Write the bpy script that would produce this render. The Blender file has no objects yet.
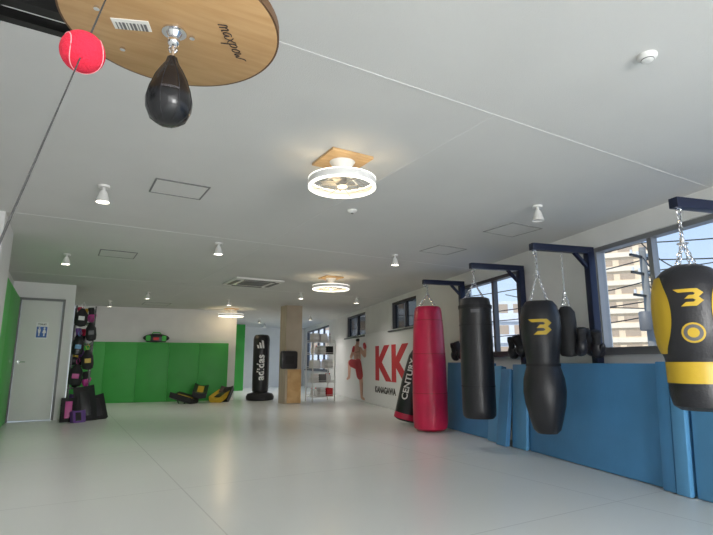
import bpy, bmesh, math, random
from mathutils import Vector, Matrix, Euler
random.seed(7)
SC=bpy.context.scene
COL=SC.collection
RW=math.atan2(-.9608,.2773)      # right wall frame: local x=-s, y=o
RG=math.radians(30.4)            # room grid frame: local x=q, y=p
rad=math.radians
def R2W(s,o,z=0): return Vector((-.2773*s+.9608*o,.9608*s+.2773*o,z))
def G2W(q,p,z=0): return Vector((.8625*q-.506*p,.506*q+.8625*p,z))

# ---------------------------------------------------------------- materials
MATS={}
def mat(name,col,rough=.6,metal=0,noise=0,scale=8,bump=0,bscale=None,spec=None,emit=None,es=1,coat=0):
    if name in MATS: return MATS[name]
    m=bpy.data.materials.new(name); m.use_nodes=True
    nt=m.node_tree; b=nt.nodes['Principled BSDF']
    b.inputs['Base Color'].default_value=(*col,1); b.inputs['Roughness'].default_value=rough
    b.inputs['Metallic'].default_value=metal
    if spec is not None: b.inputs['Specular IOR Level'].default_value=spec
    if coat: b.inputs['Coat Weight'].default_value=coat
    if emit: 
        b.inputs['Emission Color'].default_value=(*emit,1); b.inputs['Emission Strength'].default_value=es
    if noise or bump:
        tc=nt.nodes.new('ShaderNodeTexCoord'); n=nt.nodes.new('ShaderNodeTexNoise')
        n.inputs['Scale'].default_value=scale; n.inputs['Detail'].default_value=4
        nt.links.new(tc.outputs['Object'],n.inputs['Vector'])
        if noise:
            r=nt.nodes.new('ShaderNodeValToRGB')
            r.color_ramp.elements[0].position=.3; r.color_ramp.elements[1].position=.7
            r.color_ramp.elements[0].color=(*[max(0,c*(1-noise)) for c in col],1)
            r.color_ramp.elements[1].color=(*[min(1,c*(1+noise)) for c in col],1)
            nt.links.new(n.outputs['Fac'],r.inputs['Fac']); nt.links.new(r.outputs['Color'],b.inputs['Base Color'])
        if bump:
            n2=nt.nodes.new('ShaderNodeTexNoise'); n2.inputs['Scale'].default_value=bscale or scale; n2.inputs['Detail'].default_value=5
            nt.links.new(tc.outputs['Object'],n2.inputs['Vector'])
            bp=nt.nodes.new('ShaderNodeBump'); bp.inputs['Strength'].default_value=bump; bp.inputs['Distance'].default_value=.01
            nt.links.new(n2.outputs['Fac'],bp.inputs['Height']); nt.links.new(bp.outputs['Normal'],b.inputs['Normal'])
    MATS[name]=m; return m
def wood(name,c1,c2,scale=3,rough=.45):
    m=mat(name,c1,rough); nt=m.node_tree; b=nt.nodes['Principled BSDF']
    tc=nt.nodes.new('ShaderNodeTexCoord'); mp=nt.nodes.new('ShaderNodeMapping'); mp.inputs['Scale'].default_value=(1,9,1)
    n=nt.nodes.new('ShaderNodeTexNoise'); n.inputs['Scale'].default_value=scale; n.inputs['Detail'].default_value=6; n.inputs['Distortion'].default_value=.6
    r=nt.nodes.new('ShaderNodeValToRGB'); r.color_ramp.elements[0].position=.35; r.color_ramp.elements[1].position=.68
    r.color_ramp.elements[0].color=(*c1,1); r.color_ramp.elements[1].color=(*c2,1)
    L=nt.links; L.new(tc.outputs['Object'],mp.inputs[0]); L.new(mp.outputs[0],n.inputs['Vector']); L.new(n.outputs['Fac'],r.inputs['Fac']); L.new(r.outputs['Color'],b.inputs['Base Color'])
    return m
WHITE=mat('wall_paper',(.76,.76,.75),.8,noise=.03,scale=3,bump=.15,bscale=120)
CEIL=mat('ceiling_paper',(.64,.64,.625),.85,noise=.02,scale=2,bump=.25,bscale=150)
JOINT=mat('ceiling_joint',(.68,.68,.67),.8)
FRAMEG=mat('hatch_grey',(.30,.30,.29),.6)
BLACK=mat('black_vinyl',(.016,.016,.02),.36,bump=.2,bscale=60)
BLACKG=mat('black_leather',(.010,.010,.012),.22,bump=.1,bscale=60)
BLACKM=mat('black_cloth',(.016,.016,.018),.7,bump=.3,bscale=90)
GREEN=mat('green_vinyl',(.035,.34,.05),.5,noise=.06,scale=2,bump=.1,bscale=40)
GREENB=mat('bright_green',(.06,.50,.07),.5)
BLUE=mat('blue_vinyl',(.075,.255,.50),.42,noise=.08,scale=2.5,bump=.15,bscale=30)
BLUE2=mat('blue_vinyl_light',(.11,.33,.59),.42,noise=.06,scale=2.5,bump=.15,bscale=30)
RED=mat('red_vinyl',(.55,.015,.07),.32,noise=.10,scale=4,bump=.4,bscale=9)
REDD=mat('dark_red',(.38,.012,.03),.4)
REDF=mat('red_print',(.62,.03,.04),.6)
YEL=mat('yellow_vinyl',(.62,.41,.03),.4,bump=.1,bscale=50)
GREY=mat('grey_vinyl',(.12,.12,.13),.45)
WPRINT=mat('white_print',(.84,.84,.84),.6)
STEEL=mat('navy_steel',(.010,.016,.045),.35,metal=.3)
BSTEEL=mat('black_steel',(.012,.012,.012),.35,metal=.6)
CHROME=mat('chrome',(.75,.75,.77),.14,metal=1)
ALU=mat('aluminium',(.30,.30,.31),.4,metal=.7)
ALUD=mat('dark_aluminium',(.10,.10,.11),.4,metal=.6)
PLASTIC=mat('white_plastic',(.76,.76,.74),.4)
GREYP=mat('grey_plastic',(.16,.16,.16),.5)
PLY=wood('birch_plywood',(.50,.29,.12),(.58,.36,.17),4,.4)
PLYE=mat('plywood_edge',(.12,.06,.025),.5)
PINE=wood('pine_board',(.55,.33,.14),(.68,.45,.22),5)
TAN=wood('tan_cladding',(.42,.35,.27),(.50,.43,.34),2,.6)
SKIN=mat('printed_skin',(.78,.46,.34),.7)
SKIND=mat('printed_skin_shade',(.52,.27,.19),.7)
HAIR=mat('printed_hair',(.03,.02,.02),.7)
PINK=mat('magenta_vinyl',(.55,.06,.30),.4)
PURP=mat('purple_vinyl',(.15,.06,.28),.4)
LED=mat('led_diffuser',(.9,.9,.85),.5,emit=(1,.96,.86),es=2.0)
LAMP=mat('lamp_lens',(.9,.9,.85),.5,emit=(1,.93,.8),es=14)
DOORM=mat('door_laminate',(.72,.72,.70),.5,noise=.02,scale=2)
SIGNB=mat('sign_blue',(.03,.12,.42),.5)
CHECK=mat('label_sticker',(.85,.83,.78),.6)
BALLR=mat('red_felt',(.72,.015,.05),.85,bump=.5,bscale=300)
BALLS=mat('ball_seam_rubber',(.80,.35,.38),.7)
def floor_mat():
    m=bpy.data.materials.new('floor_mat_vinyl'); m.use_nodes=True; nt=m.node_tree; b=nt.nodes['Principled BSDF']; L=nt.links
    tc=nt.nodes.new('ShaderNodeTexCoord'); sp=nt.nodes.new('ShaderNodeSeparateXYZ'); L.new(tc.outputs['Object'],sp.inputs[0])
    def line(out,off,per,w):
        a=nt.nodes.new('ShaderNodeMath'); a.operation='SUBTRACT'; a.inputs[1].default_value=off-100*per; L.new(out,a.inputs[0])
        c=nt.nodes.new('ShaderNodeMath'); c.operation='MODULO'; c.inputs[1].default_value=per; L.new(a.outputs[0],c.inputs[0])
        d=nt.nodes.new('ShaderNodeMath'); d.operation='LESS_THAN'; d.inputs[1].default_value=w; L.new(c.outputs[0],d.inputs[0]); return d.outputs[0]
    l1=line(sp.outputs[0],.95,2.66,.010); l2=line(sp.outputs[1],.4,2.0,.008)
    mx=nt.nodes.new('ShaderNodeMath'); mx.operation='MAXIMUM'; L.new(l1,mx.inputs[0]); L.new(l2,mx.inputs[1])
    n=nt.nodes.new('ShaderNodeTexNoise'); n.inputs['Scale'].default_value=.8; n.inputs['Detail'].default_value=3; L.new(tc.outputs['Object'],n.inputs['Vector'])
    r=nt.nodes.new('ShaderNodeValToRGB'); r.color_ramp.elements[0].color=(.735,.765,.74,1); r.color_ramp.elements[1].color=(.765,.79,.77,1)
    r.color_ramp.elements[0].position=.3; r.color_ramp.elements[1].position=.7
    L.new(n.outputs['Fac'],r.inputs['Fac'])
    mix=nt.nodes.new('ShaderNodeMixRGB'); mix.inputs[2].default_value=(.60,.62,.61,1); L.new(mx.outputs[0],mix.inputs[0]); L.new(r.outputs['Color'],mix.inputs[1])
    L.new(mix.outputs[0],b.inputs['Base Color'])
    b.inputs['Roughness'].default_value=.24
    n2=nt.nodes.new('ShaderNodeTexNoise'); n2.inputs['Scale'].default_value=160; L.new(tc.outputs['Object'],n2.inputs['Vector'])
    bp=nt.nodes.new('ShaderNodeBump'); bp.inputs['Strength'].default_value=.08; bp.inputs['Distance'].default_value=.003
    L.new(n2.outputs['Fac'],bp.inputs['Height']); L.new(bp.outputs['Normal'],b.inputs['Normal'])
    return m
FLOOR=floor_mat()
def glass_mat(name,tint):
    m=bpy.data.materials.new(name); m.use_nodes=True; nt=m.node_tree; nt.nodes.remove(nt.nodes['Principled BSDF'])
    t=nt.nodes.new('ShaderNodeBsdfTransparent'); t.inputs[0].default_value=(*tint,1)
    g=nt.nodes.new('ShaderNodeBsdfGlossy'); g.inputs['Roughness'].default_value=.02
    mx=nt.nodes.new('ShaderNodeMixShader'); mx.inputs[0].default_value=.05
    nt.links.new(t.outputs[0],mx.inputs[1]); nt.links.new(g.outputs[0],mx.inputs[2]); nt.links.new(mx.outputs[0],nt.nodes['Material Output'].inputs[0]); return m
GLASS=glass_mat('window_glass',(.95,.97,.98))
GLASST=glass_mat('tinted_glass',(.34,.34,.33))

# ---------------------------------------------------------------- mesh builder
class M:
    def __init__(s): s.b=bmesh.new()
    def _add(s,verts,faces):
        vs=[s.b.verts.new(v) for v in verts]
        for f in faces:
            try: s.b.faces.new([vs[i] for i in f])
            except ValueError: pass
        return s
    def box(s,c,d,rot=None,bev=0):
        t=bmesh.new(); bmesh.ops.create_cube(t,size=1)
        bmesh.ops.scale(t,vec=d,verts=t.verts)
        if bev: bmesh.ops.bevel(t,geom=t.edges[:],offset=bev,segments=2,affect='EDGES',profile=.6)
        if rot is not None: bmesh.ops.transform(t,matrix=(rot if isinstance(rot,Matrix) else Euler(rot).to_matrix()).to_4x4(),verts=t.verts)
        bmesh.ops.translate(t,vec=c,verts=t.verts); return s._merge(t)
    def _merge(s,t):
        me=bpy.data.meshes.new('tmp'); t.to_mesh(me); t.free(); s.b.from_mesh(me); bpy.data.meshes.remove(me); return s
    def cyl(s,p0,p1,r0,r1=None,n=20,cap=True):
        r1=r0 if r1 is None else r1
        p0=Vector(p0);p1=Vector(p1);d=(p1-p0); q=d.to_track_quat('Z','Y')
        vs=[];fs=[]
        for k,(p,r) in enumerate(((p0,r0),(p1,r1))):
            for i in range(n):
                a=2*math.pi*i/n; vs.append(p+q@Vector((r*math.cos(a),r*math.sin(a),0)))
        for i in range(n): fs.append((i,(i+1)%n,n+(i+1)%n,n+i))
        if cap: fs.append(tuple(range(n-1,-1,-1))); fs.append(tuple(range(n,2*n)))
        return s._add(vs,fs)
    def lathe(s,prof,n=32,c=(0,0,0),sx=1,sy=1):
        vs=[];fs=[]
        for r,z in prof:
            for i in range(n):
                a=2*math.pi*i/n; vs.append((c[0]+r*sx*math.cos(a),c[1]+r*sy*math.sin(a),c[2]+z))
        m=len(prof)
        for k in range(m-1):
            for i in range(n):
                fs.append((k*n+i,k*n+(i+1)%n,(k+1)*n+(i+1)%n,(k+1)*n+i))
        fs.append(tuple(range(n-1,-1,-1))); fs.append(tuple(range((m-1)*n,m*n)))
        return s._add(vs,fs)
    def ell(s,c,r,rot=None,u=20,v=12):
        t=bmesh.new(); bmesh.ops.create_uvsphere(t,u_segments=u,v_segments=v,radius=1)
        bmesh.ops.scale(t,vec=r,verts=t.verts)
        if rot is not None: bmesh.ops.transform(t,matrix=Euler(rot).to_matrix().to_4x4(),verts=t.verts)
        bmesh.ops.translate(t,vec=c,verts=t.verts); return s._merge(t)
    def tube(s,pts,r,n=8,closed=False):
        pts=[Vector(p) for p in pts]; N=len(pts); vs=[];fs=[]
        for i,p in enumerate(pts):
            a=pts[i-1] if (i>0 or closed) else p; b=pts[(i+1)%N] if (i<N-1 or closed) else p
            d=(b-a).normalized(); up=Vector((0,0,1)) if abs(d.z)<.95 else Vector((1,0,0))
            x=d.cross(up).normalized(); y=d.cross(x).normalized()
            for k in range(n):
                t=2*math.pi*k/n; vs.append(p+x*r*math.cos(t)+y*r*math.sin(t))
        for i in range(N if closed else N-1):
            j=(i+1)%N
            for k in range(n): fs.append((i*n+k,i*n+(k+1)%n,j*n+(k+1)%n,j*n+k))
        if not closed: fs.append(tuple(range(n-1,-1,-1))); fs.append(tuple(range((N-1)*n,N*n)))
        return s._add(vs,fs)
    def ring(s,c,r,t,n=40,m=8,rot=None,sx=1,sy=1):
        Rm=Euler(rot).to_matrix() if rot is not None else Matrix.Identity(3)
        pts=[Vector(c)+Rm@Vector((r*sx*math.cos(2*math.pi*i/n),r*sy*math.sin(2*math.pi*i/n),0)) for i in range(n)]
        return s.tube(pts,t,m,True)
    def band(s,c,ro,ri,z0,z1,n=48):
        vs=[];fs=[]
        for r,z in ((ro,z0),(ro,z1),(ri,z1),(ri,z0)):
            for i in range(n):
                a=2*math.pi*i/n; vs.append((c[0]+r*math.cos(a),c[1]+r*math.sin(a),c[2]+z))
        for k in range(4):
            for i in range(n): fs.append((k*n+i,k*n+(i+1)%n,((k+1)%4)*n+(i+1)%n,((k+1)%4)*n+i))
        return s._add(vs,fs)
    def chain(s,p0,p1,lw=.016,ll=.034,t=.0035):
        p0=Vector(p0);p1=Vector(p1);d=p1-p0;L=d.length;n=max(2,int(L/(ll*.78)))
        q=d.to_track_quat('Z','Y')
        for i in range(n):
            c=p0+d*((i+.5)/n); pts=[]
            for k in range(10):
                a=2*math.pi*k/10; v=Vector((lw*.5*math.cos(a),0,ll*.5*math.sin(a)))
                if i%2: v=Vector((0,v.x,v.z))
                pts.append(c+q@v)
            s.tube(pts,t,5,True)
        return s
    def poly(s,pts,z0=0,z1=.01):
        n=len(pts); vs=[(x,y,z0) for x,y in pts]+[(x,y,z1) for x,y in pts]
        fs=[tuple(range(n-1,-1,-1)),tuple(range(n,2*n))]+[(i,(i+1)%n,n+(i+1)%n,n+i) for i in range(n)]
        return s._add(vs,fs)
    def obj(s,name,m,smooth=True,ang=40):
        bmesh.ops.recalc_face_normals(s.b,faces=s.b.faces)
        me=bpy.data.meshes.new(name); s.b.to_mesh(me); s.b.free()
        if smooth:
            for p in me.polygons: p.use_smooth=True
            me.set_sharp_from_angle(angle=rad(ang))
        me.materials.append(m)
        o=bpy.data.objects.new(name,me); COL.objects.link(o); return o
def thing(name,loc,rz,label,cat,group=None,rot=None):
    e=bpy.data.objects.new(name,None); e.empty_display_size=.1; COL.objects.link(e)
    e.location=loc; e.rotation_euler=rot if rot is not None else (0,0,rz)
    e['label']=label; e['category']=cat
    if group: e['group']=group
    return e
def part(root,b,name,m,label=None,smooth=True,ang=40):
    o=b.obj(name,m,smooth,ang); o.parent=root
    if label: o['label']=label
    return o
def single(b,name,m,loc,rz,label,cat,group=None,smooth=True,rot=None):
    o=b.obj(name,m,smooth); o.location=loc; o.rotation_euler=rot if rot is not None else (0,0,rz)
    o['label']=label;o['category']=cat
    if group:o['group']=group
    return o
def struct(b,name,m,rz=0,loc=(0,0,0),smooth=False):
    o=b.obj(name,m,smooth); o.location=loc; o.rotation_euler=(0,0,rz); o['kind']='structure'; return o
def text_bm(txt,size,depth=.0,bold=0,align='CENTER',shear=0):
    cu=bpy.data.curves.new('t','FONT'); cu.body=txt; cu.size=size; cu.extrude=depth; cu.align_x=align; cu.align_y='CENTER'; cu.offset=bold; cu.shear=shear; cu.resolution_u=3
    o=bpy.data.objects.new('t',cu); COL.objects.link(o); bpy.context.view_layer.update()
    me=bpy.data.meshes.new_from_object(o.evaluated_get(bpy.context.evaluated_depsgraph_get()))
    b=bmesh.new(); b.from_mesh(me); bpy.data.objects.remove(o); bpy.data.meshes.remove(me); bpy.data.curves.remove(cu)
    return b
def from_bm(t,mtx=None,fn=None):
    m=M()
    if mtx is not None: bmesh.ops.transform(t,matrix=mtx,verts=t.verts)
    if fn:
        for v in t.verts: v.co=fn(v.co)
    m._merge(t); return m
def rprof(prof,z):
    P=sorted(prof,key=lambda a:a[1])
    for (r0,z0),(r1,z1) in zip(P,P[1:]):
        if z0<=z<=z1 and z1>z0: return r0+(r1-r0)*(z-z0)/(z1-z0)
    return P[0][0] if z<P[0][1] else P[-1][0]
def wrap(prof,ang,z0,off=.004):
    def f(co):
        z=z0+co.y; r=rprof(prof,z); a=ang+co.x/max(r,.05)
        return Vector(((r+off+co.z)*math.cos(a),(r+off+co.z)*math.sin(a),z))
    return f
def decal(prof,pts,ang,z0,off=.004,cuts=0):
    t=bmesh.new(); vs=[t.verts.new((x,y,0)) for x,y in pts]; t.faces.new(vs)
    bmesh.ops.triangulate(t,faces=t.faces[:])
    for _ in range(cuts): bmesh.ops.subdivide_edges(t,edges=t.edges[:],cuts=1,use_grid_fill=True)
    return from_bm(t,None,wrap(prof,ang,z0,off))

# ---------------------------------------------------------------- room shell
H=2.4
def w2g(x,y): return (x*.8625+y*.506, -x*.506+y*.8625)
foot=[G2W(-.8,-3.9),R2W(-3,3.85),R2W(21.41,3.85),G2W(-.8,19.8)]
foot=[w2g(v.x,v.y) for v in foot]
struct(M().poly(foot,-.12,0),'floor',FLOOR,RG)
struct(M().poly(foot,H,H+.2),'ceiling',CEIL,RG)
def wall_open(b,x0,x1,y0,y1,z1,ops):
    ops=sorted(ops); cur=x0
    for a,bb,za,zb in ops:
        if a>cur: b.box(((cur+a)/2,(y0+y1)/2,z1/2),(a-cur,y1-y0,z1))
        b.box(((a+bb)/2,(y0+y1)/2,za/2),(bb-a,y1-y0,za))
        if zb<z1: b.box(((a+bb)/2,(y0+y1)/2,(z1+zb)/2),(bb-a,y1-y0,z1-zb))
        cur=bb
    if cur<x1: b.box(((cur+x1)/2,(y0+y1)/2,z1/2),(x1-cur,y1-y0,z1))
OPS=[(-4.32,1.6,1.10,2.19),(-7.22,-5.52,1.10,2.2),(-10.55,-9.1,1.68,2.3),(-14.4,-12.5,1.68,2.3),(-20.9,-16.7,.7,2.25)]
b=M(); wall_open(b,-21.6,3.2,3.85,4.03,H,OPS); struct(b,'wall_right',WHITE,RW)
def window(name,x0,x1,z0,z1,mull,fm=ALU,y=3.93,sill=True,gm=None):
    e=M(); t=.045
    e.box(((x0+x1)/2,y,z0+t/2),(x1-x0,.1,t)); e.box(((x0+x1)/2,y,z1-t/2),(x1-x0,.1,t))
    for x in (x0+t/2,x1-t/2): e.box((x,y,(z0+z1)/2),(t,.1,z1-z0))
    for x in mull: e.box((x,y,(z0+z1)/2),(.05,.07,z1-z0))
    if sill: e.box(((x0+x1)/2,3.86,z0-.015),(x1-x0+.08,.16,.03))
    o=struct(e,name,fm,RW)
    g=M().box(((x0+x1)/2,y+.01,(z0+z1)/2),(x1-x0-.02,.006,z1-z0-.02)); p=g.obj('glass_pane',gm or GLASS,False); p.parent=o
window('window_1',-4.32,1.6,1.10,2.19,[-3.62,-2.75,-1.9,-1.0,0,.8])
window('window_2',-7.22,-5.52,1.10,2.2,[-6.37],ALUD)
window('window_3',-10.55,-9.1,1.68,2.3,[-9.8],ALUD,gm=GLASST)
window('window_4',-14.4,-12.5,1.68,2.3,[-13.4],ALUD,gm=GLASST)
window('window_5',-20.9,-16.7,.7,2.25,[-19.9,-18.8,-17.8],ALUD)
bx=w2g(*R2W(21.41,3.85).xy)[0]
struct(M().box(((bx-.8)/2,19.9,H/2),(bx+.8+.4,.2,H)),'wall_back',WHITE,RG)
struct(M().box((-.9,3.3,H/2),(.2,14.5,H)),'wall_left',WHITE,RG)
struct(M().box((-.69,6.1,H/2),(.26,.97,H)),'wall_left_pier',WHITE,RG)
PQ=.165
b=M(); DQ0,DQ1=-.69,.02
b.box(((DQ1+PQ)/2,10.62,H/2),(PQ-DQ1,.14,H)); b.box((-.745,10.62,H/2),(.11,.14,H)); b.box(((DQ0+DQ1)/2,10.62,(H+2.12)/2),(DQ1-DQ0,.14,H-2.12))
b.box((PQ-.06,12.5,H/2),(.12,3.7,H))
struct(b,'wall_partition',WHITE,RG)
struct(M().box(((DQ1+PQ)/2,10.545,.03),(PQ-DQ1,.012,.06)),'baseboard_partition',PLASTIC,RG)
b=M(); b.box((-.2,-3.95,H/2),(1.0,.15,H)); b.box((2.7,-3.95,H/2),(.7,.15,H)); b.box((1.35,-3.95,.2),(2.1,.15,.4)); b.box((1.35,-3.95,2.3),(2.1,.15,.2))
struct(b,'wall_rear',WHITE,RG)
gA=Vector((-7.05,12.48,0)); gB=Vector((-3.30,13.85,0)); gd=(gB-gA); GL=gd.length; GA=math.atan2(gd.y,gd.x)
GR=Matrix.Rotation(GA,3,'Z')
b=M().box((GL/2,.16,H/2),(GL,.2,H)); b.box((GL-.1,2.0,H/2),(.2,3.7,H)); struct(b,'wall_far',WHITE,GA,gA)
k=1
for p in (1.9,5.6,9.4): 
    s_=(p+.951)/.969; q1=w2g(*R2W(s_,3.85).xy)[0]
    struct(M().box(((q1-.8)/2,p,H-.0005),(q1+.8-.02,.012,.003)),'trim_%d'%k,JOINT,RG); k+=1
struct(M().box((2.04,8.9,H-.0005),(.012,14,.003)),'trim_%d'%k,JOINT,RG); k+=1
struct(M().box((-12.2,3.84,.04),(7.6,.02,.08)),'baseboard_right',PLASTIC,RW)
# door
b=M(); 
for x in (DQ0+.02,DQ1-.02): b.box((x,10.56,1.06),(.04,.1,2.12))
b.box(((DQ0+DQ1)/2,10.56,2.10),(DQ1-DQ0,.1,.04)); fr=struct(b,'door_1',GREYP,RG)
dl=M().box(((DQ0+DQ1)/2,10.56,1.045),(DQ1-DQ0-.09,.04,2.07),bev=.004).obj('door_leaf',DOORM); dl.parent=fr
hd=M().cyl((DQ0+.10,10.54,1.0),(DQ0+.10,10.49,1.0),.022).cyl((DQ0+.10,10.49,1.0),(DQ0+.20,10.485,1.0),.009).obj('door_handle',CHROME); hd.parent=dl
sg=thing('toilet_sign',G2W(-.30,10.535,1.55),RG,'small upright white toilet sign with blue pictogram on the door','sign')
part(sg,M().box((0,0,0),(.19,.008,.29),bev=.003),'sign_plate',WPRINT)
part(sg,M().box((0,-.005,-.03),(.16,.004,.19)),'pictogram_panel',SIGNB)
for x,sk in ((-.038,0),(.038,1)):
    b=M().cyl((x,-.007,.04),(x,-.010,.04),.015)
    pts=[(-.024,.02),(.024,.02),(.014,-.045),(-.014,-.045)] if not sk else [(-.012,.02),(.012,.02),(.030,-.045),(-.030,-.045)]
    b.box((x,-.009,-.072),(.02,.003,.055))
    b._add([(x+px,-.0095,pz) for px,pz in pts],[(0,1,2,3)]); part(sg,b,'sign_figure',WPRINT)
t=text_bm('TOILET',.040,.0005,.001); part(sg,from_bm(t,Matrix.Translation((0,-.0065,.105))@Matrix.Rotation(math.pi/2,4,'X')),'sign_text',HAIR)

# green pads
n=5; w=(GL-.22)/n
for i in range(n):
    x=.02+w*(i+.5)
    single(M().box((0,0,.75),(w-.002,.12,1.5),bev=.006),'wall_pad',GREEN,gA+GR@Vector((x,0,0)),GA,'tall green vinyl crash pad fixed along the wall','wall padding','green wall pads')
for i in range(2):
    single(M().box((0,0,1.05),(.1,1.85,2.1),bev=.015),'wall_pad',GREENB,G2W(-.72,9.55-1.87*i),RG,'full height bright green vinyl pad on the side wall','wall padding','green side wall pads')
single(M().box((0,0,1.17),(.42,.42,2.34),bev=.02),'padded_pillar',GREEN,G2W(5.55,18.0),RG,'square pillar wrapped in dark green padding','pillar')
CP=Vector((-1.66,12.75,0))
cp=thing('column',CP,RG,'square ceiling column with pale tan wood cladding','column')
part(cp,M().box((0,0,1.2),(.42,.42,2.398)),'column_shaft',TAN,smooth=False)
part(cp,M().box((.02,-.225,.42),(.36,.03,.8),bev=.005),'kick_board',PINE)
bx_=thing('strike_pad',CP+Matrix.Rotation(RG,3,'Z')@Vector((-.16,-.29,1.05)),RG,'black square strike pad mounted on the wooden column','strike pad')
part(bx_,M().box((0,0,0),(.44,.13,.44),bev=.06),'pad_body',BLACK)
part(bx_,M().box((0,-.07,0),(.22,.02,.20),bev=.008),'pad_face',BLACKM)

# ---------------------------------------------------------------- mural
mu=thing('wall_mural',R2W(8.3,3.835,0),RW,'white printed wall mural with red lettering and a kickboxer','mural')
Lm=7.6
part(mu,M().box((-Lm/2,0,.86),(Lm,.02,1.68)),'mural_board',WPRINT,smooth=False)
def mt(s,z): return Matrix.Translation((-(s-8.3),-.012,z))@Matrix.Rotation(math.pi/2,4,'X')
for s_ in (11.15,10.02):
    t=text_bm('K',1.06,.001,.04); part(mu,from_bm(t,mt(s_,.93)@Matrix.Diagonal((1.5,1,1,1))),'mural_lettering',REDF,'large red capital letter')
t=text_bm('KANAGAWA',.19,.001,.008); part(mu,from_bm(t,mt(10.95,.36)@Matrix.Diagonal((1.25,1,1,1))),'mural_lettering',HAIR,'small dark line of lettering')
t=text_bm('CO',.19,.001,.008); part(mu,from_bm(t,mt(9.85,.36)@Matrix.Diagonal((1.25,1,1,1))),'mural_lettering',HAIR,'small dark line of lettering')
def limb(b,pts,z=0):
    for (x0,y0,r0),(x1,y1,r1) in zip(pts,pts[1:]):
        d=Vector((x1-x0,y1-y0)); nn=Vector((-d.y,d.x)).normalized()
        b._add([(x0+nn.x*r0,y0+nn.y*r0,z),(x1+nn.x*r1,y1+nn.y*r1,z),(x1-nn.x*r1,y1-nn.y*r1,z),(x0-nn.x*r0,y0-nn.y*r0,z)],[(0,1,2,3)])
    for x,y,r in pts:
        b._add([(x+r*math.cos(k*math.pi/6),y+r*math.sin(k*math.pi/6),z) for k in range(12)],[tuple(range(12))])
def fig(s,W_=2.5):
    def put(b,name,m,label=None):
        for v in b.b.verts: v.co.x*=W_
        part(mu,from_bm(b.b,mt(s,0)),name,m,label)
    b=M()
    limb(b,[(0,.95,.11),(-.03,1.22,.14),(-.05,1.38,.10),(-.03,1.46,.05),(-.02,1.50,.06)],.003)
    limb(b,[(-.01,1.53,.068),(0,1.48,.055)],.003)
    limb(b,[(.08,1.34,.06),(.25,1.16,.05),(.26,1.38,.04)],.003)
    limb(b,[(-.15,1.34,.06),(-.28,1.14,.05),(-.18,1.30,.04)],.003)
    limb(b,[(.04,.85,.09),(.12,.48,.065),(.14,.10,.038),(.22,.07,.03)],.003)
    limb(b,[(-.05,.9,.09),(-.34,.98,.075),(-.36,.58,.048),(-.44,.52,.03)],.003)
    put(b,'printed_kickboxer',SKIN,'printed bare-chested kickboxer raising a knee')
    b=M(); limb(b,[(.03,1.27,.012),(-.10,1.26,.012)],.005); limb(b,[(-.03,1.24,.008),(-.02,1.0,.008)],.005); limb(b,[(-.07,1.16,.006),(.03,1.16,.006)],.005); limb(b,[(-.06,1.09,.006),(.03,1.09,.006)],.005)
    limb(b,[(.07,1.36,.012),(.05,1.20,.012),(.07,1.05,.008)],.005); limb(b,[(.16,.46,.014),(.16,.16,.010)],.005); limb(b,[(-.05,1.53,.006),(-.035,1.53,.006)],.006); limb(b,[(.005,1.53,.006),(.02,1.53,.006)],.006); limb(b,[(-.03,1.485,.005),(.0,1.485,.005)],.006)
    put(b,'printed_shading',SKIND)
    b=M(); limb(b,[(0,.96,.13),(.07,.66,.12)],.006); limb(b,[(0,.92,.13),(-.26,.97,.11)],.006)
    put(b,'printed_shorts',REDF)
    b=M(); limb(b,[(-.04,1.585,.035),(.03,1.58,.04)],.008); put(b,'printed_hair',HAIR)
    b=M(); limb(b,[(.26,1.38,.055),(.24,1.45,.045)],.008); put(b,'printed_glove',REDF)
    b=M(); limb(b,[(-.18,1.32,.055),(-.16,1.39,.045)],.008); put(b,'printed_glove',REDF)
fig(13.1)

# ---------------------------------------------------------------- blue mats
def rmat(x0,x1,o0,z1,th,tilt,m,label):
    e=thing('gym_mat',R2W(-(x0+x1)/2,o0,0),RW,label,'gym mat','blue gym mats along the window wall')
    e.rotation_euler=(tilt,0,RW)
    L=abs(x1-x0)
    part(e,M().box((0,th*.25,z1/2+.005),(L,th*.48,z1),bev=.012),'mat_panel',m)
    part(e,M().box((0,th*.75,z1/2+.005),(L-.02,th*.46,z1-.012),bev=.012),'mat_panel',m)
    return e
TL=rad(-3)
rmat(-7.33,-6.05,3.56,.99,.10,TL,BLUE,'long blue vinyl gym mat standing on edge by the wall')
rmat(-6.03,-5.75,3.50,.95,.09,rad(-5),BLUE2,'narrow lighter blue gym mat leaning on others')
rmat(-5.73,-5.52,3.44,.92,.07,rad(-8),BLUE,'narrow blue gym mat leaning steeply on others')
rmat(-5.50,-5.22,3.52,.97,.09,rad(-4),BLUE2,'folded blue gym mat upright between longer mats')
rmat(-5.20,-3.42,3.56,.985,.10,TL,BLUE,'long blue vinyl gym mat standing on edge by the wall')
for i in range(2):
    rmat(-3.38+i*.135,-3.38+i*.135+.12,3.50-.015*i,1.0-.015*i,.10,TL,BLUE2 if i%2 else BLUE,'narrow upright blue mat in a tight stack of mats')
rmat(-3.10,-1.4,3.52,.96,.10,TL,BLUE2,'long lighter blue gym mat standing on edge by the wall')
rmat(-1.38,0.4,3.52,.98,.10,TL,BLUE,'long blue vinyl gym mat standing on edge by the wall')

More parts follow.
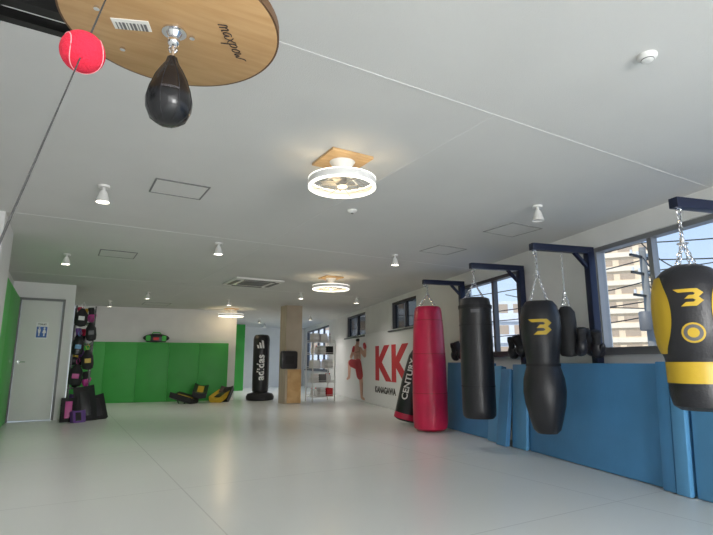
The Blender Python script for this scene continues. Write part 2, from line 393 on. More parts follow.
# ---------------------------------------------------------------- bag frames
def hanger(s,reach,ztop,label):
    e=thing('bag_hanger',R2W(s,3.77,0),RW,label,'punching bag bracket','navy steel bag hangers')
    part(e,M().box((0,0,ztop/2),(.08,.08,ztop),bev=.006),'post',STEEL)
    part(e,M().box((0,-reach/2,ztop+.02),(.07,reach+.08,.07),bev=.006),'arm',STEEL)
    part(e,M().box((0,0,.006),(.16,.14,.012)),'base_plate',STEEL)
    part(e,M().box((0,-.10,ztop-.09),(.04,.24,.03),rot=(rad(-45),0,0)),'brace',STEEL)
    part(e,M().ring((0,-reach,ztop-.035),.022,.006,16,6,rot=(0,rad(90),0)),'eye_bolt',CHROME)
    return e
hanger(7.07,.62,2.20,'navy steel post with arm carrying the red bag')
hanger(5.49,.67,2.16,'navy steel post with arm carrying a black bag')
hanger(4.26,.66,2.13,'navy steel post with arm carrying the shaped bag')
hanger(2.5,.80,2.03,'navy steel post with arm carrying the yellow bag')
def hang_parts(e,zt,zb_attach,r,n=4,f=.38):
    j=zt-(zt-zb_attach)*f
    part(e,M().chain((0,0,zt),(0,0,j+.02),.024,.045,.005),'chain',CHROME)
    for i in range(n):
        a=2*math.pi*i/n+.5; part(e,M().chain((0,0,j),(r*math.cos(a),r*math.sin(a),zb_attach)),'chain',CHROME)
    part(e,M().cyl((0,0,j+.02),(0,0,j-.02),.015).ring((0,0,j-.02),.03,.005,16,6),'swivel',CHROME)
camdir=lambda P: math.atan2(-P.y,-P.x)
P=R2W(7.07,3.18,0); e=thing('punching_bag',P,0,'tall red leather punching bag hanging just above the floor','punching bag')
prof=[(.05,.02),(.20,.02),(.240,.05),(.255,.15),(.257,.5),(.25,1.0),(.228,1.5),(.208,1.74),(.198,1.80),(.18,1.83),(.05,1.835)]
part(e,M().lathe(prof),'bag_body',RED)
for z in (.55,1.12,1.62): part(e,M().band((0,0,0),rprof(prof,z)+.002,rprof(prof,z)-.01,z-.006,z+.006),'seam_band',REDD)
hang_parts(e,2.16,1.82,.18)
P=R2W(5.49,3.10,0); e=thing('punching_bag',P,0,'long plain black cylinder punching bag on chains','punching bag')
prof=[(.05,.345),(.165,.35),(.19,.38),(.196,.45),(.197,1.0),(.195,1.6),(.19,1.70),(.175,1.76),(.14,1.775),(.05,1.775)]
part(e,M().lathe(prof),'bag_body',BLACK)
for z in (.72,1.44): part(e,M().band((0,0,0),rprof(prof,z)+.003,rprof(prof,z)-.01,z-.005,z+.005),'seam_band',BLACKM)
part(e,M().band((0,0,0),.203,.18,1.64,1.68),'top_strap',BLACKM)
hang_parts(e,2.11,1.75,.17)
A=camdir(P)
part(e,decal(prof,[(-.05,-.02),(.05,-.02),(.05,.02),(-.05,.02)],A,1.60,.008,1),'label_patch',GREY)
P=R2W(4.26,3.12,0); e=thing('punching_bag',P,0,'black torso-shaped punching bag with yellow emblem','punching bag')
prof=[(.03,.33),(.09,.335),(.125,.37),(.15,.46),(.185,.60),(.198,.72),(.19,.84),(.165,.93),(.15,.98),(.158,1.06),(.178,1.18),(.19,1.32),(.188,1.44),(.165,1.54),(.13,1.59),(.03,1.60)]
part(e,M().lathe(prof,36),'bag_body',BLACK)
A=camdir(P)
part(e,M().band((0,0,0),.162,.14,.96,.985),'waist_band',BLACKM); hang_parts(e,2.08,1.56,.13)
def emblem(sc):
    return [(x*sc,y*sc) for x,y in [(-.70,.45),(.36,.45),(.62,.22),(.40,.02),(.60,-.18),(.28,-.45),(-.40,-.45),(-.16,-.24),(.16,-.24),(.26,-.15),(.14,-.07),(-.22,-.07),(-.02,.12),(.18,.12),(.26,.2),(.16,.27),(-.46,.27)]]
part(e,decal(prof,emblem(.165),A,1.33,.005,2),'emblem',YEL,'yellow angular letter-like emblem')
P=R2W(4.30,3.46,0); e=thing('punching_bag',P,0,'slim black bag hanging by the window post','punching bag')
part(e,M().lathe([(.02,1.05),(.07,1.06),(.09,1.10),(.092,1.4),(.085,1.5),(.05,1.55),(.02,1.56)]),'bag_body',BLACKM)
part(e,M().chain((0,0,2.11),(0,0,1.72)),'chain',CHROME)
for i in range(3):
    a=i*2.1; part(e,M().chain((0,0,1.72),(.05*math.cos(a),.05*math.sin(a),1.54)),'chain',CHROME)
P=R2W(2.5,2.97,0); e=thing('punching_bag',P,0,'yellow and black shaped punching bag with round targets','punching bag')
prof=[(.03,.70),(.12,.705),(.155,.73),(.168,.79),(.170,.86),(.170,.99),(.178,1.03),(.205,1.10),(.216,1.2),(.218,1.35),(.208,1.46),(.185,1.54),(.14,1.59),(.08,1.62),(.03,1.625)]
part(e,M().lathe(prof,48),'bag_body',BLACK)
A=camdir(P)
def zband(z0,z1,a0=0,a1=2*math.pi,off=.004,n=48,k=8):
    b=M(); vs=[];fs=[]
    for j in range(k+1):
        z=z0+(z1-z0)*j/k; r=rprof(prof,z)+off
        for i in range(n+1): a=a0+(a1-a0)*i/n; vs.append((r*math.cos(a),r*math.sin(a),z))
    for j in range(k):
        for i in range(n): q=j*(n+1)+i; fs.append((q,q+1,q+n+2,q+n+1))
    return b._add(vs,fs)
part(e,zband(.870,1.0),'yellow_band',YEL)
for sg_ in (-1,1):
    b=M(); pts=[]; K=14
    for i in range(K+1):
        z=1.05+(1.54-1.05)*i/K; t_=i/K; inner=.50+.42*abs(2*t_-1)**2.2; pts.append((z,inner))
    vs=[];fs=[];nn=8
    for z,inn in pts:
        r=rprof(prof,z)+.004
        for j in range(nn+1):
            a=A+sg_*(inn+(1.75-inn)*j/nn); vs.append((r*math.cos(a),r*math.sin(a),z))
    for i in range(K):
        for j in range(nn): q=i*(nn+1)+j; fs.append((q,q+1,q+nn+2,q+nn+1))
    b._add(vs,fs); part(e,b,'yellow_side_patch',YEL)
circ=lambda r,n=20:[(r*math.cos(2*math.pi*i/n),r*math.sin(2*math.pi*i/n)) for i in range(n)]
part(e,decal(prof,circ(.062),A,1.175,.005,1),'target_ring',YEL)
part(e,decal(prof,circ(.05),A,1.175,.007,1),'target_center',GREY)
part(e,decal(prof,circ(.03),A,1.175,.009,1),'target_spot',YEL)
part(e,decal(prof,emblem(.12),A,1.39,.006,2),'emblem',YEL,'yellow angular letter-like emblem')
hang_parts(e,1.98,1.60,.07,f=.5)
# leaning black/red bag
P=Vector((.80,8.55,0)); e=thing('floor_bag',P,0,'black punching bag with red base and white lettering, leaning','punching bag',rot=(0,rad(13),0))
prof=[(.05,.05),(.15,.05),(.19,.07),(.205,.15),(.20,.7),(.17,1.1),(.13,1.20),(.03,1.22)]
part(e,M().lathe(prof),'bag_body',BLACK)
part(e,M().band((0,0,0),.209,.17,.08,.17),'base_band',RED)
A=camdir(P)
t=text_bm('CENTURY',.15,0,.004); bmesh.ops.transform(t,matrix=Matrix.Rotation(math.pi/2,4,'Z'),verts=t.verts)
part(e,from_bm(t,None,wrap(prof,A-.5,.72,.006)),'lettering',WPRINT)
part(e,M().tube([(-.08,0,1.19),(-.06,0,1.31),(.06,0,1.31),(.08,0,1.19)],.012),'carry_strap',BLACKM)

def glove(loc,rot,m,m2,label,cat='boxing glove',group='boxing gloves',sc=1.0):
    e=thing('boxing_glove',loc,0,label,cat,group,rot=rot); e.scale=(sc,)*3
    b=M().ell((0,0,-.13),(.065,.055,.085)).ell((0,.02,-.16),(.06,.055,.06)).ell((.062,.01,-.10),(.028,.03,.058),rot=(0,.35,0))
    part(e,b,'fist',m); part(e,M().lathe([(.045,-.07),(.048,0),(.055,.06),(.045,.065)],16,sy=.8),'cuff',m2)
    part(e,M().lathe([(.05,.0),(.055,.01),(.055,.04),(.05,.045)],16,sy=.82),'wrist_strap',m2); return e
for s,oo,zt in ((7.07,3.66,1.22),(5.49,3.66,1.24),(4.26,3.66,1.24)):
    for i,(dx,dy,dz,rx,ry) in enumerate(((.07,-.03,0,.25,.3),(-.07,-.04,.02,.2,-.35),(-.05,-.15,.03,.1,-.15))):
        if s!=4.26 and i>1: continue
        if s==4.26: dx=(-.16,-.03,-.10)[i]
        glove(R2W(s+dx,oo+dy,zt+dz),(rx,ry,RW+i),BLACK,BLACKM,'black leather boxing glove hung on steel post',group='black gloves on the posts')

# ---------------------------------------------------------------- platform and speed bag
PC=Vector((-.525,1.29,0)); zd=1.936
e=thing('speed_bag_platform',PC+Vector((0,0,zd)),RG,'round plywood speed bag platform on black steel bracket','speed bag platform')
part(e,M().lathe([(.288,0),(.296,.005),(.296,.03),(.288,.035)],72),'platform_disc',PLY)
part(e,M().band((0,0,0),.2985,.290,.003,.032,72),'disc_edge',PLYE)
b=M().box((-.45,0,.06),(.75,.045,.045)); b.box((-.45,.16,.06),(.75,.04,.04)); b.box((-.45,-.16,.06),(.75,.04,.04)); b.box((-.82,0,.0),(.03,.5,.30)); b.box((-.12,0,.06),(.05,.40,.04))
b.box((-.62,.16,-.03),(.04,.035,.22)); b.box((-.62,-.16,-.03),(.04,.035,.22))
b.box((-.46,.30,.05),(.03,.03,.22)); b.box((-.30,.24,.05),(.36,.03,.03))
part(e,b,'wall_bracket',BSTEEL)
for x,y in ((-.12,.16),(-.12,-.16),(-.2,0),(.05,.0)): part(e,M().cyl((x,y,0),(x,y,-.006),.008,n=8),'bolt',CHROME)
part(e,M().cyl((0,0,0),(0,0,-.006),.034).cyl((0,0,-.006),(0,0,-.02),.022,.014).ell((0,0,-.032),(.018,.018,.018)).cyl((0,0,-.04),(0,0,-.06),.006),'swivel',CHROME)
def wl(wx,wy): return (wx*.8625+wy*.506,-wx*.506+wy*.8625)
S={'m':([[(0,0),(0,.5),(.05,.52),(.22,.5),(.25,0)],[(.25,.35),(.45,.52),(.52,.4),(.52,0),(.62,.05)]],.68),
   'a':([[(.42,.45),(.2,.52),(.03,.3),(.1,.02),(.3,.05),(.42,.4),(.42,.05),(.54,.0)]],.6),
   'x':([[(0,.5),(.15,.4),(.35,.05),(.5,.02)],[(.48,.52),(.02,-.02)]],.58),
   'p':([[(.05,.5),(.02,-.45)],[(.04,.35),(.25,.54),(.42,.35),(.32,.05),(.06,.08)]],.52),
   'o':([[(.25,.5),(.05,.35),(.08,.05),(.28,0),(.42,.2),(.38,.45),(.22,.5)]],.52),
   'w':([[(0,.5),(.08,.05),(.18,.02),(.28,.4),(.36,.03),(.48,.05),(.6,.52),(.8,.58)]],.8)}
x,y=wl(.15,.05); mtx=Matrix.Translation((x,y,-.0012))@Matrix.Rotation(rad(-95)-RG+math.pi,4,'Z')@Matrix.Rotation(math.pi,4,'X')
b=M(); cx=-1.8; sc=.046
for ch in 'maxpow':
    st,wd=S[ch]
    for line in st:
        pp=[]
        for (x0,y0),(x1,y1) in zip(line,line[1:]): pp+= [(x0+(x1-x0)*k_/3,y0+(y1-y0)*k_/3) for k_ in range(3)]
        pp.append(line[-1]); 
        for _ in range(2): pp=[pp[0]]+[((pp[i-1][0]+2*pp[i][0]+pp[i+1][0])/4,(pp[i-1][1]+2*pp[i][1]+pp[i+1][1])/4) for i in range(1,len(pp)-1)]+[pp[-1]]
        b.tube([mtx@Vector(((cx+px+py*.25)*sc,(py-.2)*sc,0)) for px,py in pp],.0016,5)
    cx+=wd
part(e,b,'printed_script',HAIR)
x,y=wl(-.11,-.03); part(e,M().box((x,y,-.001),(.10,.045,.002),rot=(0,0,-RG+.15)),'label_sticker',CHECK)
b=M()
for i in range(9): 
    xx,yy=wl(-.15+i*.0095,-.03+i*.0015); b.box((xx,yy,-.0025),(.003+.002*(i%3),.03,.001),rot=(0,0,-RG+.15))
o=part(e,b,'label_bars',GREYP); o['kind']='stuff'
e=thing('speed_bag',PC+Vector((0,0,1.648)),0,'small black leather teardrop speed bag under the platform','speed bag')
prof=[(.005,0),(.03,.004),(.05,.02),(.061,.045),(.063,.07),(.057,.10),(.045,.135),(.030,.165),(.018,.185),(.012,.205),(.004,.21)]
part(e,M().lathe(prof,32),'bag_body',BLACKG)
for i in range(8):
    a=i*math.pi/4; part(e,M().tube([((r+.0003)*math.cos(a),(r+.0003)*math.sin(a),z) for r,z in prof[1:-1]],.0010,5),'seam',BLACKM)
part(e,M().cyl((0,0,.20),(0,0,.245),.005).ring((0,0,.232),.012,.003,16,6,rot=(rad(90),0,0)),'hook',CHROME)
t=text_bm('maxpow',.014); part(e,from_bm(t,None,wrap(prof,camdir(PC),.085,.002)),'lettering',GREY)
B=Vector((-.438,.722,1.487)); C=Vector((-.81,1.517,2.4)); d=(B-C); F=C+d*(2.4/(C.z-B.z)) 
e=thing('reflex_ball',F,0,'red tennis ball on a taut elastic cord from ceiling','reflex ball')
CORD=mat('elastic_black',(.05,.05,.05),.7)
part(e,M().tube([Vector((0,0,0)),B-F+d.normalized()*.034],.0011,6),'elastic_cord',CORD)
part(e,M().tube([B-F-d.normalized()*.034,C-F],.0018,6),'elastic_cord',CORD)
part(e,M().ell(B-F,(.033,.033,.033),u=32,v=20),'ball',BALLR)
pts=[]
for i in range(60):
    t_=2*math.pi*i/60; x=math.cos(t_)+.21*math.cos(3*t_); y=math.sin(t_)-.21*math.sin(3*t_); z=.9*math.sin(2*t_)
    v=Vector((x,y,z)).normalized()*.0331; v.rotate(Euler((.9,.5,.3))); pts.append(B-F+v)
part(e,M().tube(pts,.0009,5,True),'ball_seam',BALLS)
part(e,M().cyl(B-F+(-d.normalized())*.033,B-F+(-d.normalized())*.05,.006),'cord_clip',BSTEEL)
part(e,M().ring(C-F+Vector((0,0,-.012)),.012,.003,12,5,rot=(rad(90),0,0)),'ceiling_eyelet',BSTEEL)

# ---------------------------------------------------------------- ceiling fixtures
def ringlamp(x,y,r,lab,en=6):
    e=thing('ring_ceiling_light',Vector((x,y,H)),RG,lab,'ceiling light','ring ceiling lights')
    part(e,M().box((0,0,-.010),(.32,.32,.02),bev=.003),'mounting_board',PINE)
    part(e,M().lathe([(.05,-.12),(.06,-.06),(.09,-.021)],32),'housing',PLASTIC)
    part(e,M().band((0,0,0),r,r-.008,-.200,-.150),'outer_ring',PLASTIC)
    part(e,M().band((0,0,0),r+.001,r-.020,-.208,-.198),'led_band',LED)
    part(e,M().band((0,0,0),r+.001,r-.012,-.152,-.146),'led_band',LED)
    for i in range(4):
        a=i*math.pi/2+.4; part(e,M().tube([(.05*math.cos(a),.05*math.sin(a),-.09),((r-.012)*math.cos(a),(r-.012)*math.sin(a),-.15)],.004),'support_rod',PLASTIC)
    part(e,M().cyl((0,0,-.12),(0,0,-.19),.03,.035),'fan_motor',FRAMEG)
    for i in range(5):
        a=i*2*math.pi/5; Rm=Matrix.Rotation(a,3,'Z')@Matrix.Rotation(.5,3,'X'); part(e,M().box(Vector((math.cos(a)*r*.40,math.sin(a)*r*.40,-.17)),(r*.45,.045,.004),rot=Rm),'fan_blade',FRAMEG)
    g=M().ring((0,0,-.197),r*.65,.002,32,5).ring((0,0,-.197),r*.4,.002,32,5)
    for i in range(4):
        a=i*math.pi/4; g.tube([(-(r-.015)*math.cos(a),-(r-.015)*math.sin(a),-.197),((r-.015)*math.cos(a),(r-.015)*math.sin(a),-.197)],.002,5)
    part(e,g,'fan_guard',FRAMEG)
    part(e,M().lathe([(.02,-.207),(.035,-.20),(.035,-.193)],24),'guard_hub',PLASTIC)
    l=bpy.data.lights.new('lamp_glow','POINT'); l.energy=en; l.color=(1,.74,.40); l.shadow_soft_size=.05
    lo=bpy.data.objects.new('lamp_glow',l); COL.objects.link(lo); lo.parent=e; lo.location=(0,0,-.27)
ringlamp(-.10,3.32,.235,'round white ring light with fan on wooden board',3.0)
ringlamp(-.43,8.30,.31,'round white ring light with fan on wooden board',5)
ringlamp(-3.35,13.35,.33,'round white ring light with fan on wooden board',6)
def spot(x,y,on=True,en=24):
    e=thing('ceiling_spotlight',Vector((x,y,H)),0,'small white ceiling spotlight with conical shade','spotlight','ceiling spotlights')
    part(e,M().cyl((0,0,0),(0,0,-.018),.045).cyl((0,0,-.018),(0,0,-.05),.012),'mount',PLASTIC)
    prof=[(.022,-.045),(.03,-.06),(.052,-.135),(.055,-.14),(.05,-.14),(.045,-.125),(.02,-.07)]
    part(e,M().lathe(prof,24),'shade',PLASTIC)
    part(e,M().cyl((0,0,-.120),(0,0,-.132),.042),'bulb_lens',LAMP if on else PLASTIC)
    if on:
        l=bpy.data.lights.new('lamp_glow','SPOT'); l.energy=en; l.color=(1,.95,.88); l.spot_size=rad(150); l.spot_blend=1; l.shadow_soft_size=.06
        lo=bpy.data.objects.new('lamp_glow',l); COL.objects.link(lo); lo.parent=e; lo.location=(0,0,-.15)
for x,y,on in ((-2.04,3.85,1),(-3.82,6.45,1),(-1.65,5.83,1),(-4.24,10.09,1),(1.65,4.38,0),(.51,6.51,1),(-1.13,10.09,1),(-5.74,11.6,1),(-2.9,11.3,1),(.0,10.9,1),(-1.4,15.3,1),(-3.2,16.5,1),(-3.4,18.6,1)): spot(x,y,on,80 if y>15 else 30)  # closing entries are added spots that brighten the middle and far room
def hatch(x,y,w,l,label='square ceiling access hatch with thin frame',fm=None):
    e=thing('access_hatch',Vector((x,y,H)),RG,label,'ceiling hatch','ceiling hatches')
    b=M(); t=.012
    for sx in (-1,1): b.box((sx*(w/2-t/2),0,-.004),(t,l,.008)); b.box((0,sx*(l/2-t/2),-.004),(w-2*t,t,.008))
    part(e,b,'frame',fm or FRAMEG,smooth=False); part(e,M().box((0,0,-.002),(w-2*t,l-2*t,.004)),'panel',CEIL)
hatch(-1.46,3.93,.42,.36,fm=GREYP); hatch(-3.15,6.45,.44,.44,fm=GREYP); hatch(1.68,5.22,.45,.42); hatch(1.1,6.2,.45,.4); hatch(-4.9,12.2,.6,.6)
e=thing('ceiling_air_conditioner',Vector((-1.84,8.80,H)),RG,'square cassette air conditioner with four louvres','air conditioner')
part(e,M().box((0,0,-.015),(.86,.86,.03),bev=.01),'panel',PLASTIC)
for i in range(4):
    Rm=Matrix.Rotation(i*math.pi/2,3,'Z'); part(e,M().box(Rm@Vector((0,.35,-.034)),(.55,.07,.01),rot=Rm),'louvre',GREYP)
b=M().box((0,0,-.031),(.48,.48,.004))
for i in range(9): b.box((0,-.2+i*.05,-.034),(.44,.03,.006))
part(e,b,'intake_grille',GREYP)
e=thing('smoke_detector',Vector((1.35,2.10,H)),0,'round white ceiling smoke detector','smoke detector')
part(e,M().lathe([(.020,-.030),(.026,-.027),(.029,-.019),(.038,-.017),(.042,-.012),(.042,0)],32),'housing',PLASTIC)
part(e,M().band((0,0,0),.028,.022,-.026,-.020),'sensor_slot',GREYP)
e=thing('motion_sensor',Vector((-.04,4.51,H)),0,'tiny round white ceiling sensor','ceiling sensor')
part(e,M().lathe([(.012,-.03),(.03,-.022),(.045,-.01),(.045,0)],24),'housing',PLASTIC); part(e,M().ell((0,0,-.03),(.014,.014,.008)),'lens',GREYP)

# ---------------------------------------------------------------- far equipment
P=Vector((-2.58,13.75,0)); e=thing('freestanding_bag',P,0,'tall black free-standing punching bag with white lettering','punching bag')
prof=[(.05,.22),(.20,.22),(.215,.26),(.22,.6),(.22,1.60),(.205,1.68),(.17,1.72),(.03,1.74)]
part(e,M().lathe([(.28,0),(.36,.02),(.37,.10),(.33,.17),(.22,.20),(.15,.22),(.05,.23)],36),'weighted_base',BLACKM)
part(e,M().lathe(prof),'bag_body',BLACK)
A=camdir(P)
t=text_bm('adidas',.27,0,.007); bmesh.ops.transform(t,matrix=Matrix.Rotation(math.pi/2,4,'Z'),verts=t.verts)
part(e,from_bm(t,None,wrap(prof,A,.86,.005)),'lettering',WPRINT)
for i,(hh) in enumerate((.08,.14,.20)):
    x=-.10+i*.065; part(e,decal(prof,[(x,0),(x+.05,0),(x+.02,hh),(x-.03,hh+.015)],A,1.36,.005,1),'emblem_stripe',WPRINT)
def shield(loc,rot,m,m2,label,group,w=.34,h=.62,t=.13):
    e=thing('kick_shield',loc,0,label,'kick shield',group,rot=rot)
    b=M(); vs=[];K=8
    for j,off in enumerate((0,t)):
        for i in range(K+1):
            u=-1+2*i/K; 
            for zz in (0,h): vs.append((u*w/2,off-.05*u*u,zz))
    fs=[]
    def id(j,i,k): return j*(K+1)*2+i*2+k
    for i in range(K):
        fs+= [(id(0,i,0),id(0,i+1,0),id(0,i+1,1),id(0,i,1)),(id(1,i,0),id(1,i,1),id(1,i+1,1),id(1,i+1,0)),(id(0,i,0),id(1,i,0),id(1,i+1,0),id(0,i+1,0)),(id(0,i,1),id(0,i+1,1),id(1,i+1,1),id(1,i,1))]
    fs+=[(id(0,0,0),id(0,0,1),id(1,0,1),id(1,0,0)),(id(0,K,0),id(1,K,0),id(1,K,1),id(0,K,1))]
    b._add(vs,fs); bmesh.ops.bevel(b.b,geom=[x for x in b.b.edges if (len(x.link_faces)==2 and x.calc_face_angle(0)>1)],offset=.018,segments=2,affect='EDGES')
    part(e,b,'pad_body',m); part(e,M().box((0,-.006,h/2),(w*.45,.02,h*.7),bev=.006),'strike_panel',m2)
    part(e,M().tube([(-.08,t-.02,h*.3),(-.08,t+.05,h*.4),(-.08,t+.05,h*.6),(-.08,t-.02,h*.7)],.012),'arm_strap',BLACKM); return e
G='pile of kick shields by the green wall'
def gp(x,y,z=0): return gA+GR@Vector((x,y,z))
shield(gp(2.95,-.95,.10),(rad(-78),0,GA+.9),BLACK,YEL,'black kick shield with yellow panel lying flat',G)
shield(gp(3.45,-.80,.10),(rad(-76),0,GA-.5),YEL,BLACK,'yellow kick shield with black panel lying flat',G)
shield(gp(3.05,-1.0,.24),(rad(-74),rad(8),GA-.1),BLACK,YEL,'black and yellow kick shield on top of the pile',G)
shield(gp(3.62,-.60,.02),(rad(-48),rad(0),GA-.5),BLACK,BLACKM,'plain black kick shield propped against the pile',G,.32,.5)
e=thing('sports_bag',gp(1.95,-.03,1.502),GA,'small black and green sports bag lying on the wall pads','sports bag')
part(e,M().ell((0,0,.11),(.32,.05,.11)).box((0,0,.07),(.50,.09,.13),bev=.04),'bag_body',BLACK)
for x in (-.19,.19): part(e,M().box((x,0,.10),(.12,.105,.15),bev=.03),'end_panel',GREENB)
part(e,M().box((0,-.05,.09),(.14,.01,.07),bev=.003),'front_patch',REDF); part(e,M().tube([(-.12,0,.19),(-.08,0,.25),(.08,0,.25),(.12,0,.19)],.014),'handle',GREENB)

# left gear rack beside partition
RQ,RP_=.37,11.0
e=thing('gear_rack',G2W(RQ,RP_),RG,'narrow black metal rack crammed with boxing gear','rack')
for x in (-.16,.16):
    for y in (-.3,.3): part(e,M().box((x,y,1.02),(.025,.025,2.04)),'upright',BSTEEL)
zs=(.12,.52,.92,1.32,1.72)
for z in zs: part(e,M().box((0,0,z),(.34,.62,.018)),'shelf',BSTEEL)
cols=[(BLACK,PURP,'black and purple'),(WPRINT,BLACK,'white and black'),(BLACK,RED,'black and red'),(PINK,BLACKM,'pink and black'),(BLACK,YEL,'black and yellow'),(BLACK,GREY,'black and grey')]
for zi,z in enumerate(zs):
    for j,(dx,dy) in enumerate(((-.09,-.22),(.09,-.20),(0,.05))):
        m_,m2,cn=cols[(zi*2+j)%6]; rz_=random.uniform(-1,1)
        glove(G2W(RQ+dx,RP_+dy,z+.235),(random.uniform(-.2,.2),random.uniform(-.2,.2),RG+rz_),m_,m2,cn+' boxing glove standing on the rack',group='boxing gloves on the rack')
def gearbag(loc,w,h,m,m2,label,tilt=0):
    e=thing('gear_bag',loc,RG,label,'gear bag','gear bags hanging on the rack',rot=(0,tilt,RG))
    part(e,M().lathe([(.02,-h),(w*.42,-h+.02),(w*.5,-h*.7),(w*.47,-h*.3),(w*.3,-.05),(.03,0)],18,sy=.6),'bag_body',m)
    part(e,M().tube([(0,0,-.02),(-.03,0,.06),(0,0,.12),(.03,0,.06),(0,0,-.02)],.006),'drawstring',m2)
    part(e,M().box((0,-w*.3,-h*.55),(w*.5,.01,h*.22),bev=.003),'front_patch',m2); return e
gearbag(G2W(RQ-.06,RP_-.42,1.98),.20,.34,BLACKM,WPRINT,'black drawstring gear bag with white patch',.06)
gearbag(G2W(RQ+.09,RP_-.45,1.72),.18,.34,BLACKM,GREY,'black drawstring gear bag with grey patch',-.10)
gearbag(G2W(RQ-.07,RP_-.46,1.46),.20,.34,BLACK,BLUE2,'black drawstring gear bag with blue patch',.06)
gearbag(G2W(RQ+.08,RP_-.46,1.22),.20,.36,BLACKM,YEL,'black drawstring gear bag with yellow patch',-.08)
gearbag(G2W(RQ-.06,RP_-.50,.96),.22,.38,BLACKM,PINK,'black drawstring gear bag with pink patch',.08)
G='kick shields standing by the rack'
shield(G2W(RQ+.16,RP_-.86,.0),(rad(-16),rad(-8),RG+.1),BLACKM,BLACK,'black kick shield leaning against the rack',G,.32,.60)
shield(G2W(RQ+.36,RP_-.74,.0),(rad(-18),rad(-10),RG+.2),BLACKM,BLACK,'black kick shield slumped sideways on the floor',G,.26,.44)
shield(G2W(RQ-.14,RP_-.92,.0),(rad(-10),0,RG),BLACKM,PINK,'black kick shield with magenta panel on the floor',G,.24,.40)
shield(G2W(RQ+.02,RP_-1.12,.0),(rad(-20),0,RG+.3),PURP,BLACK,'small purple kick shield standing in front',G,.20,.20)

# far storage rack by windows
P=Vector((-.95,13.45,0)); RR=RG
e=thing('storage_rack',P,RR,'white open storage rack crammed with towels and small gear','rack')
for x in (-.32,.32):
    for y in (-.2,.2): part(e,M().cyl((x,y,0),(x,y,1.55),.016,n=10),'upright',PLASTIC)
zs=(.12,.48,.84,1.2,1.52)
for z in zs:
    b=M().box((0,0,z),(.64,.4,.014))
    b.tube([(-.32,-.2,z+.04),(.32,-.2,z+.04)],.006,5); b.tube([(-.32,.2,z+.04),(.32,.2,z+.04)],.006,5)
    part(e,b,'shelf',PLASTIC)
def onrack(dx,dy,z): return P+Matrix.Rotation(RR,3,'Z')@Vector((dx,dy,z))
for zi,z in enumerate(zs):
    for j in range(3):
        kind=(zi+j)%3; loc=onrack(-.2+.2*j,-.03,z+.008)
        if kind==0:
            for dx in (-.045,.045):
                e=thing('spray_bottle',loc+Vector((dx,dx*.5,0)),0,'white spray bottle standing on the rack','bottle','bottles on the storage rack')
                part(e,M().lathe([(.03,0),(.04,.005),(.042,.13),(.02,.17),(.012,.19)],16),'bottle_body',WPRINT); part(e,M().box((0,-.015,.205),(.025,.07,.03),bev=.004),'spray_head',REDF)
        elif kind==1:
            e=thing('folded_towel',loc,RR,'folded stack of white towels on the rack','towel','towels on the storage rack')
            for q_ in range(4): part(e,M().box((0,0,.03+.053*q_),(.17-.005*q_,.28,.052),bev=.02),'towel_layer',WPRINT if (zi+q_)%2 else PLASTIC)
        else:
            mm=(REDF,GREYP,WPRINT,BLACKM,WPRINT)[zi]; cn=('red','dark grey','white','black','white')[zi]
            e=thing('storage_box',loc,RR,cn+' open plastic box on the rack','box','boxes on the storage rack')
            part(e,M().box((0,0,.006),(.17,.28,.012)).box((-.08,0,.1),(.01,.28,.2)).box((.08,0,.1),(.01,.28,.2)).box((0,-.135,.1),(.17,.01,.2)).box((0,.135,.1),(.17,.01,.2)),'box_body',mm,smooth=False)

# ---------------------------------------------------------------- outside
EXTW=mat('beige_render',(.86,.70,.50),.85,noise=.04,scale=.5); EXTD=mat('balcony_shade',(.50,.39,.29),.8); EXTL=mat('balcony_rail',(.92,.80,.62),.8); EXT2=mat('white_tower',(.78,.80,.82),.8); EXT3=mat('grey_roofs',(.45,.44,.42),.85,noise=.1,scale=.4)
def tower(name,cx,cy,rz,w,d,z0,z1,m,label,fl=3.0,bays=6):
    e=thing(name,Vector((cx,cy,z0)),rz,label,'building')
    h=z1-z0; part(e,M().box((0,d/2,h/2),(w,d,h)),'building_body',m,smooth=False)
    n=int(h/fl)
    for i in range(n):
        z=h-fl*(i+1); b=M()
        for k in range(bays):
            x=-w/2+w*(k+.5)/bays
            b.box((x,-.02,z+fl*.66),(w/bays*.70,.1,fl*.42))
        o=part(e,b,'window_row',EXTD,smooth=False); o['kind']='stuff'
        part(e,M().box((0,-.25,z+fl*.2),(w*.97,.5,fl*.33)),'balcony',EXTL if m is EXTW else EXT2,smooth=False)
    part(e,M().box((0,d/2,h+.4),(w*.3,d*.5,.8)),'roof_hut',m,smooth=False)
tower('apartment_building',39.3,84.5,rad(-24),22,11,-8,20.5,EXTW,'beige apartment block with rows of balconies',2.35,7)
tower('apartment_building',17,72,rad(-12),15,12,-8,9.5,EXT2,'white apartment block with rows of balconies')
tower('apartment_building',0,70,0,14,10,-8,10,EXT2,'pale apartment block with rows of balconies')
tower('apartment_building',62,66,rad(-40),16,12,-8,4.2,EXT2,'low white building with rows of balconies')
b=M().box((30,60,-8.2),(260,200,.4)); o=b.obj('ground',EXT3,False); o['kind']='structure'
POLE=mat('pole_concrete',(.24,.24,.23),.8)
def upole(x,y,rz,h,label):
    e=thing('utility_pole',Vector((x,y,-8)),rz,label,'utility pole','utility poles outside')
    part(e,M().cyl((0,0,0),(0,0,8+h),.19,.13,n=14),'pole',POLE)
    for z in (h+7.6,h+6.9,h+6.0):
        part(e,M().box((0,0,z),(2.0,.09,.09)),'crossarm',BSTEEL)
        for x_ in (-.9,-.4,.4,.9): part(e,M().cyl((x_,0,z+.04),(x_,0,z+.2),.05,n=8),'insulator',PLASTIC)
    for x_ in (-.5,.5): part(e,M().lathe([(.2,h+4.6),(.24,h+4.65),(.24,h+5.3),(.2,h+5.35)],16,c=(x_,-.1,0)),'transformer',GREYP)
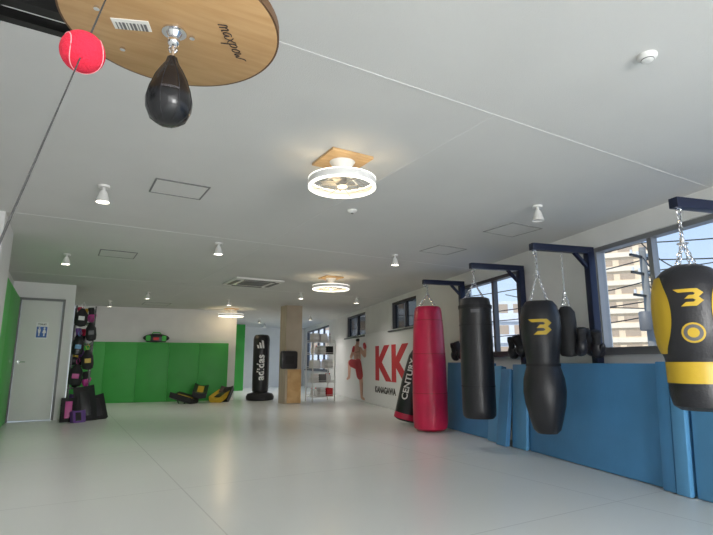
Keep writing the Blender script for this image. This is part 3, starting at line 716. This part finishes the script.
p1=(11.7,20.0,5.6);p2=(14.9,22.4,5.0);p3=(2,34,6);p4=(22,8,5)
upole(*p1[:2],.6,p1[2],'grey concrete utility pole with crossarms and transformer')
upole(*p2[:2],.9,p2[2],'grey concrete utility pole with crossarms and cables')
upole(*p3[:2],.6,p3[2],'distant grey concrete utility pole')
WIRE=mat('cable_rubber',(.02,.02,.02),.7)
def wire(a,c,sag,r=.026):
    a=Vector(a);c=Vector(c); pts=[a.lerp(c,i/16)-Vector((0,0,sag*4*(i/16)*(1-i/16))) for i in range(17)]
    single(M().tube(pts,r,5),'power_cable',WIRE,(0,0,0),0,'black overhead power cable strung between poles','cable','overhead power cables')
for i,(dz,sg_) in enumerate(((-.2,.4),(-.9,.5),(-1.8,.6),(-2.6,.3),(-3.2,.5))):
    wire((p1[0],p1[1],p1[2]+dz+.4),(p4[0],p4[1],p4[2]+dz+.6),sg_)
    wire((p1[0],p1[1],p1[2]+dz+.4),(p3[0],p3[1],p3[2]+dz),sg_)
    wire((p1[0],p1[1],p1[2]+dz+.4),(p2[0],p2[1],p2[2]+dz+.3),sg_*.5)
    wire((p2[0],p2[1],p2[2]+dz+.2),(26,12,p4[2]+dz+1.4+.3*i),sg_*.8)
wire((p1[0],p1[1],4.6),(30,30,9),.3); wire((p2[0],p2[1],4.2),(32,10,7),.4); wire((p1[0],p1[1],3.0),(40,60,12),.8)
wire((p1[0],p1[1],5.2),(8,12.5,3.2),.2,.018); wire((p1[0],p1[1],4.4),(18,11,2.6),.3,.018); wire((p2[0],p2[1],3.4),(9,30,5.0),.3)

# ---------------------------------------------------------------- light
W=bpy.data.worlds.new('sky'); SC.world=W; W.use_nodes=True; nt=W.node_tree; bg=nt.nodes['Background']
tc=nt.nodes.new('ShaderNodeTexCoord'); sp=nt.nodes.new('ShaderNodeSeparateXYZ'); r=nt.nodes.new('ShaderNodeValToRGB')
r.color_ramp.elements[0].position=0; r.color_ramp.elements[0].color=(.66,.78,.90,1); r.color_ramp.elements[1].position=.6; r.color_ramp.elements[1].color=(.20,.40,.80,1)
nt.links.new(tc.outputs['Generated'],sp.inputs[0]); nt.links.new(sp.outputs[2],r.inputs['Fac']); nt.links.new(r.outputs['Color'],bg.inputs['Color']); bg.inputs['Strength'].default_value=1.4
s=bpy.data.lights.new('sun','SUN'); s.energy=3.6; s.color=(1,.93,.82); s.angle=.01
so=bpy.data.objects.new('sun',s); COL.objects.link(so); so.rotation_euler=(rad(55),0,rad(-50))
def area(name,loc,rot,sx,sy,e,col):
    a=bpy.data.lights.new(name,'AREA'); a.shape='RECTANGLE'; a.size=sx; a.size_y=sy; a.energy=e; a.color=col
    o=bpy.data.objects.new(name,a); COL.objects.link(o); o.location=loc; o.rotation_euler=rot
area('rear_fill_light',G2W(1.35,-3.8,1.3),(rad(90),0,RG),2.0,1.8,255,(1,.99,.97))  # added fill light in an assumed opening behind the camera
c=bpy.data.cameras.new('camera'); c.sensor_width=36; c.lens=500/713*36; c.clip_start=.02; c.clip_end=500
co=bpy.data.objects.new('camera',c); COL.objects.link(co); co.location=(0,0,1); co.rotation_euler=(rad(90+10.70),0,0); SC.camera=co
SC.view_settings.view_transform='Standard'
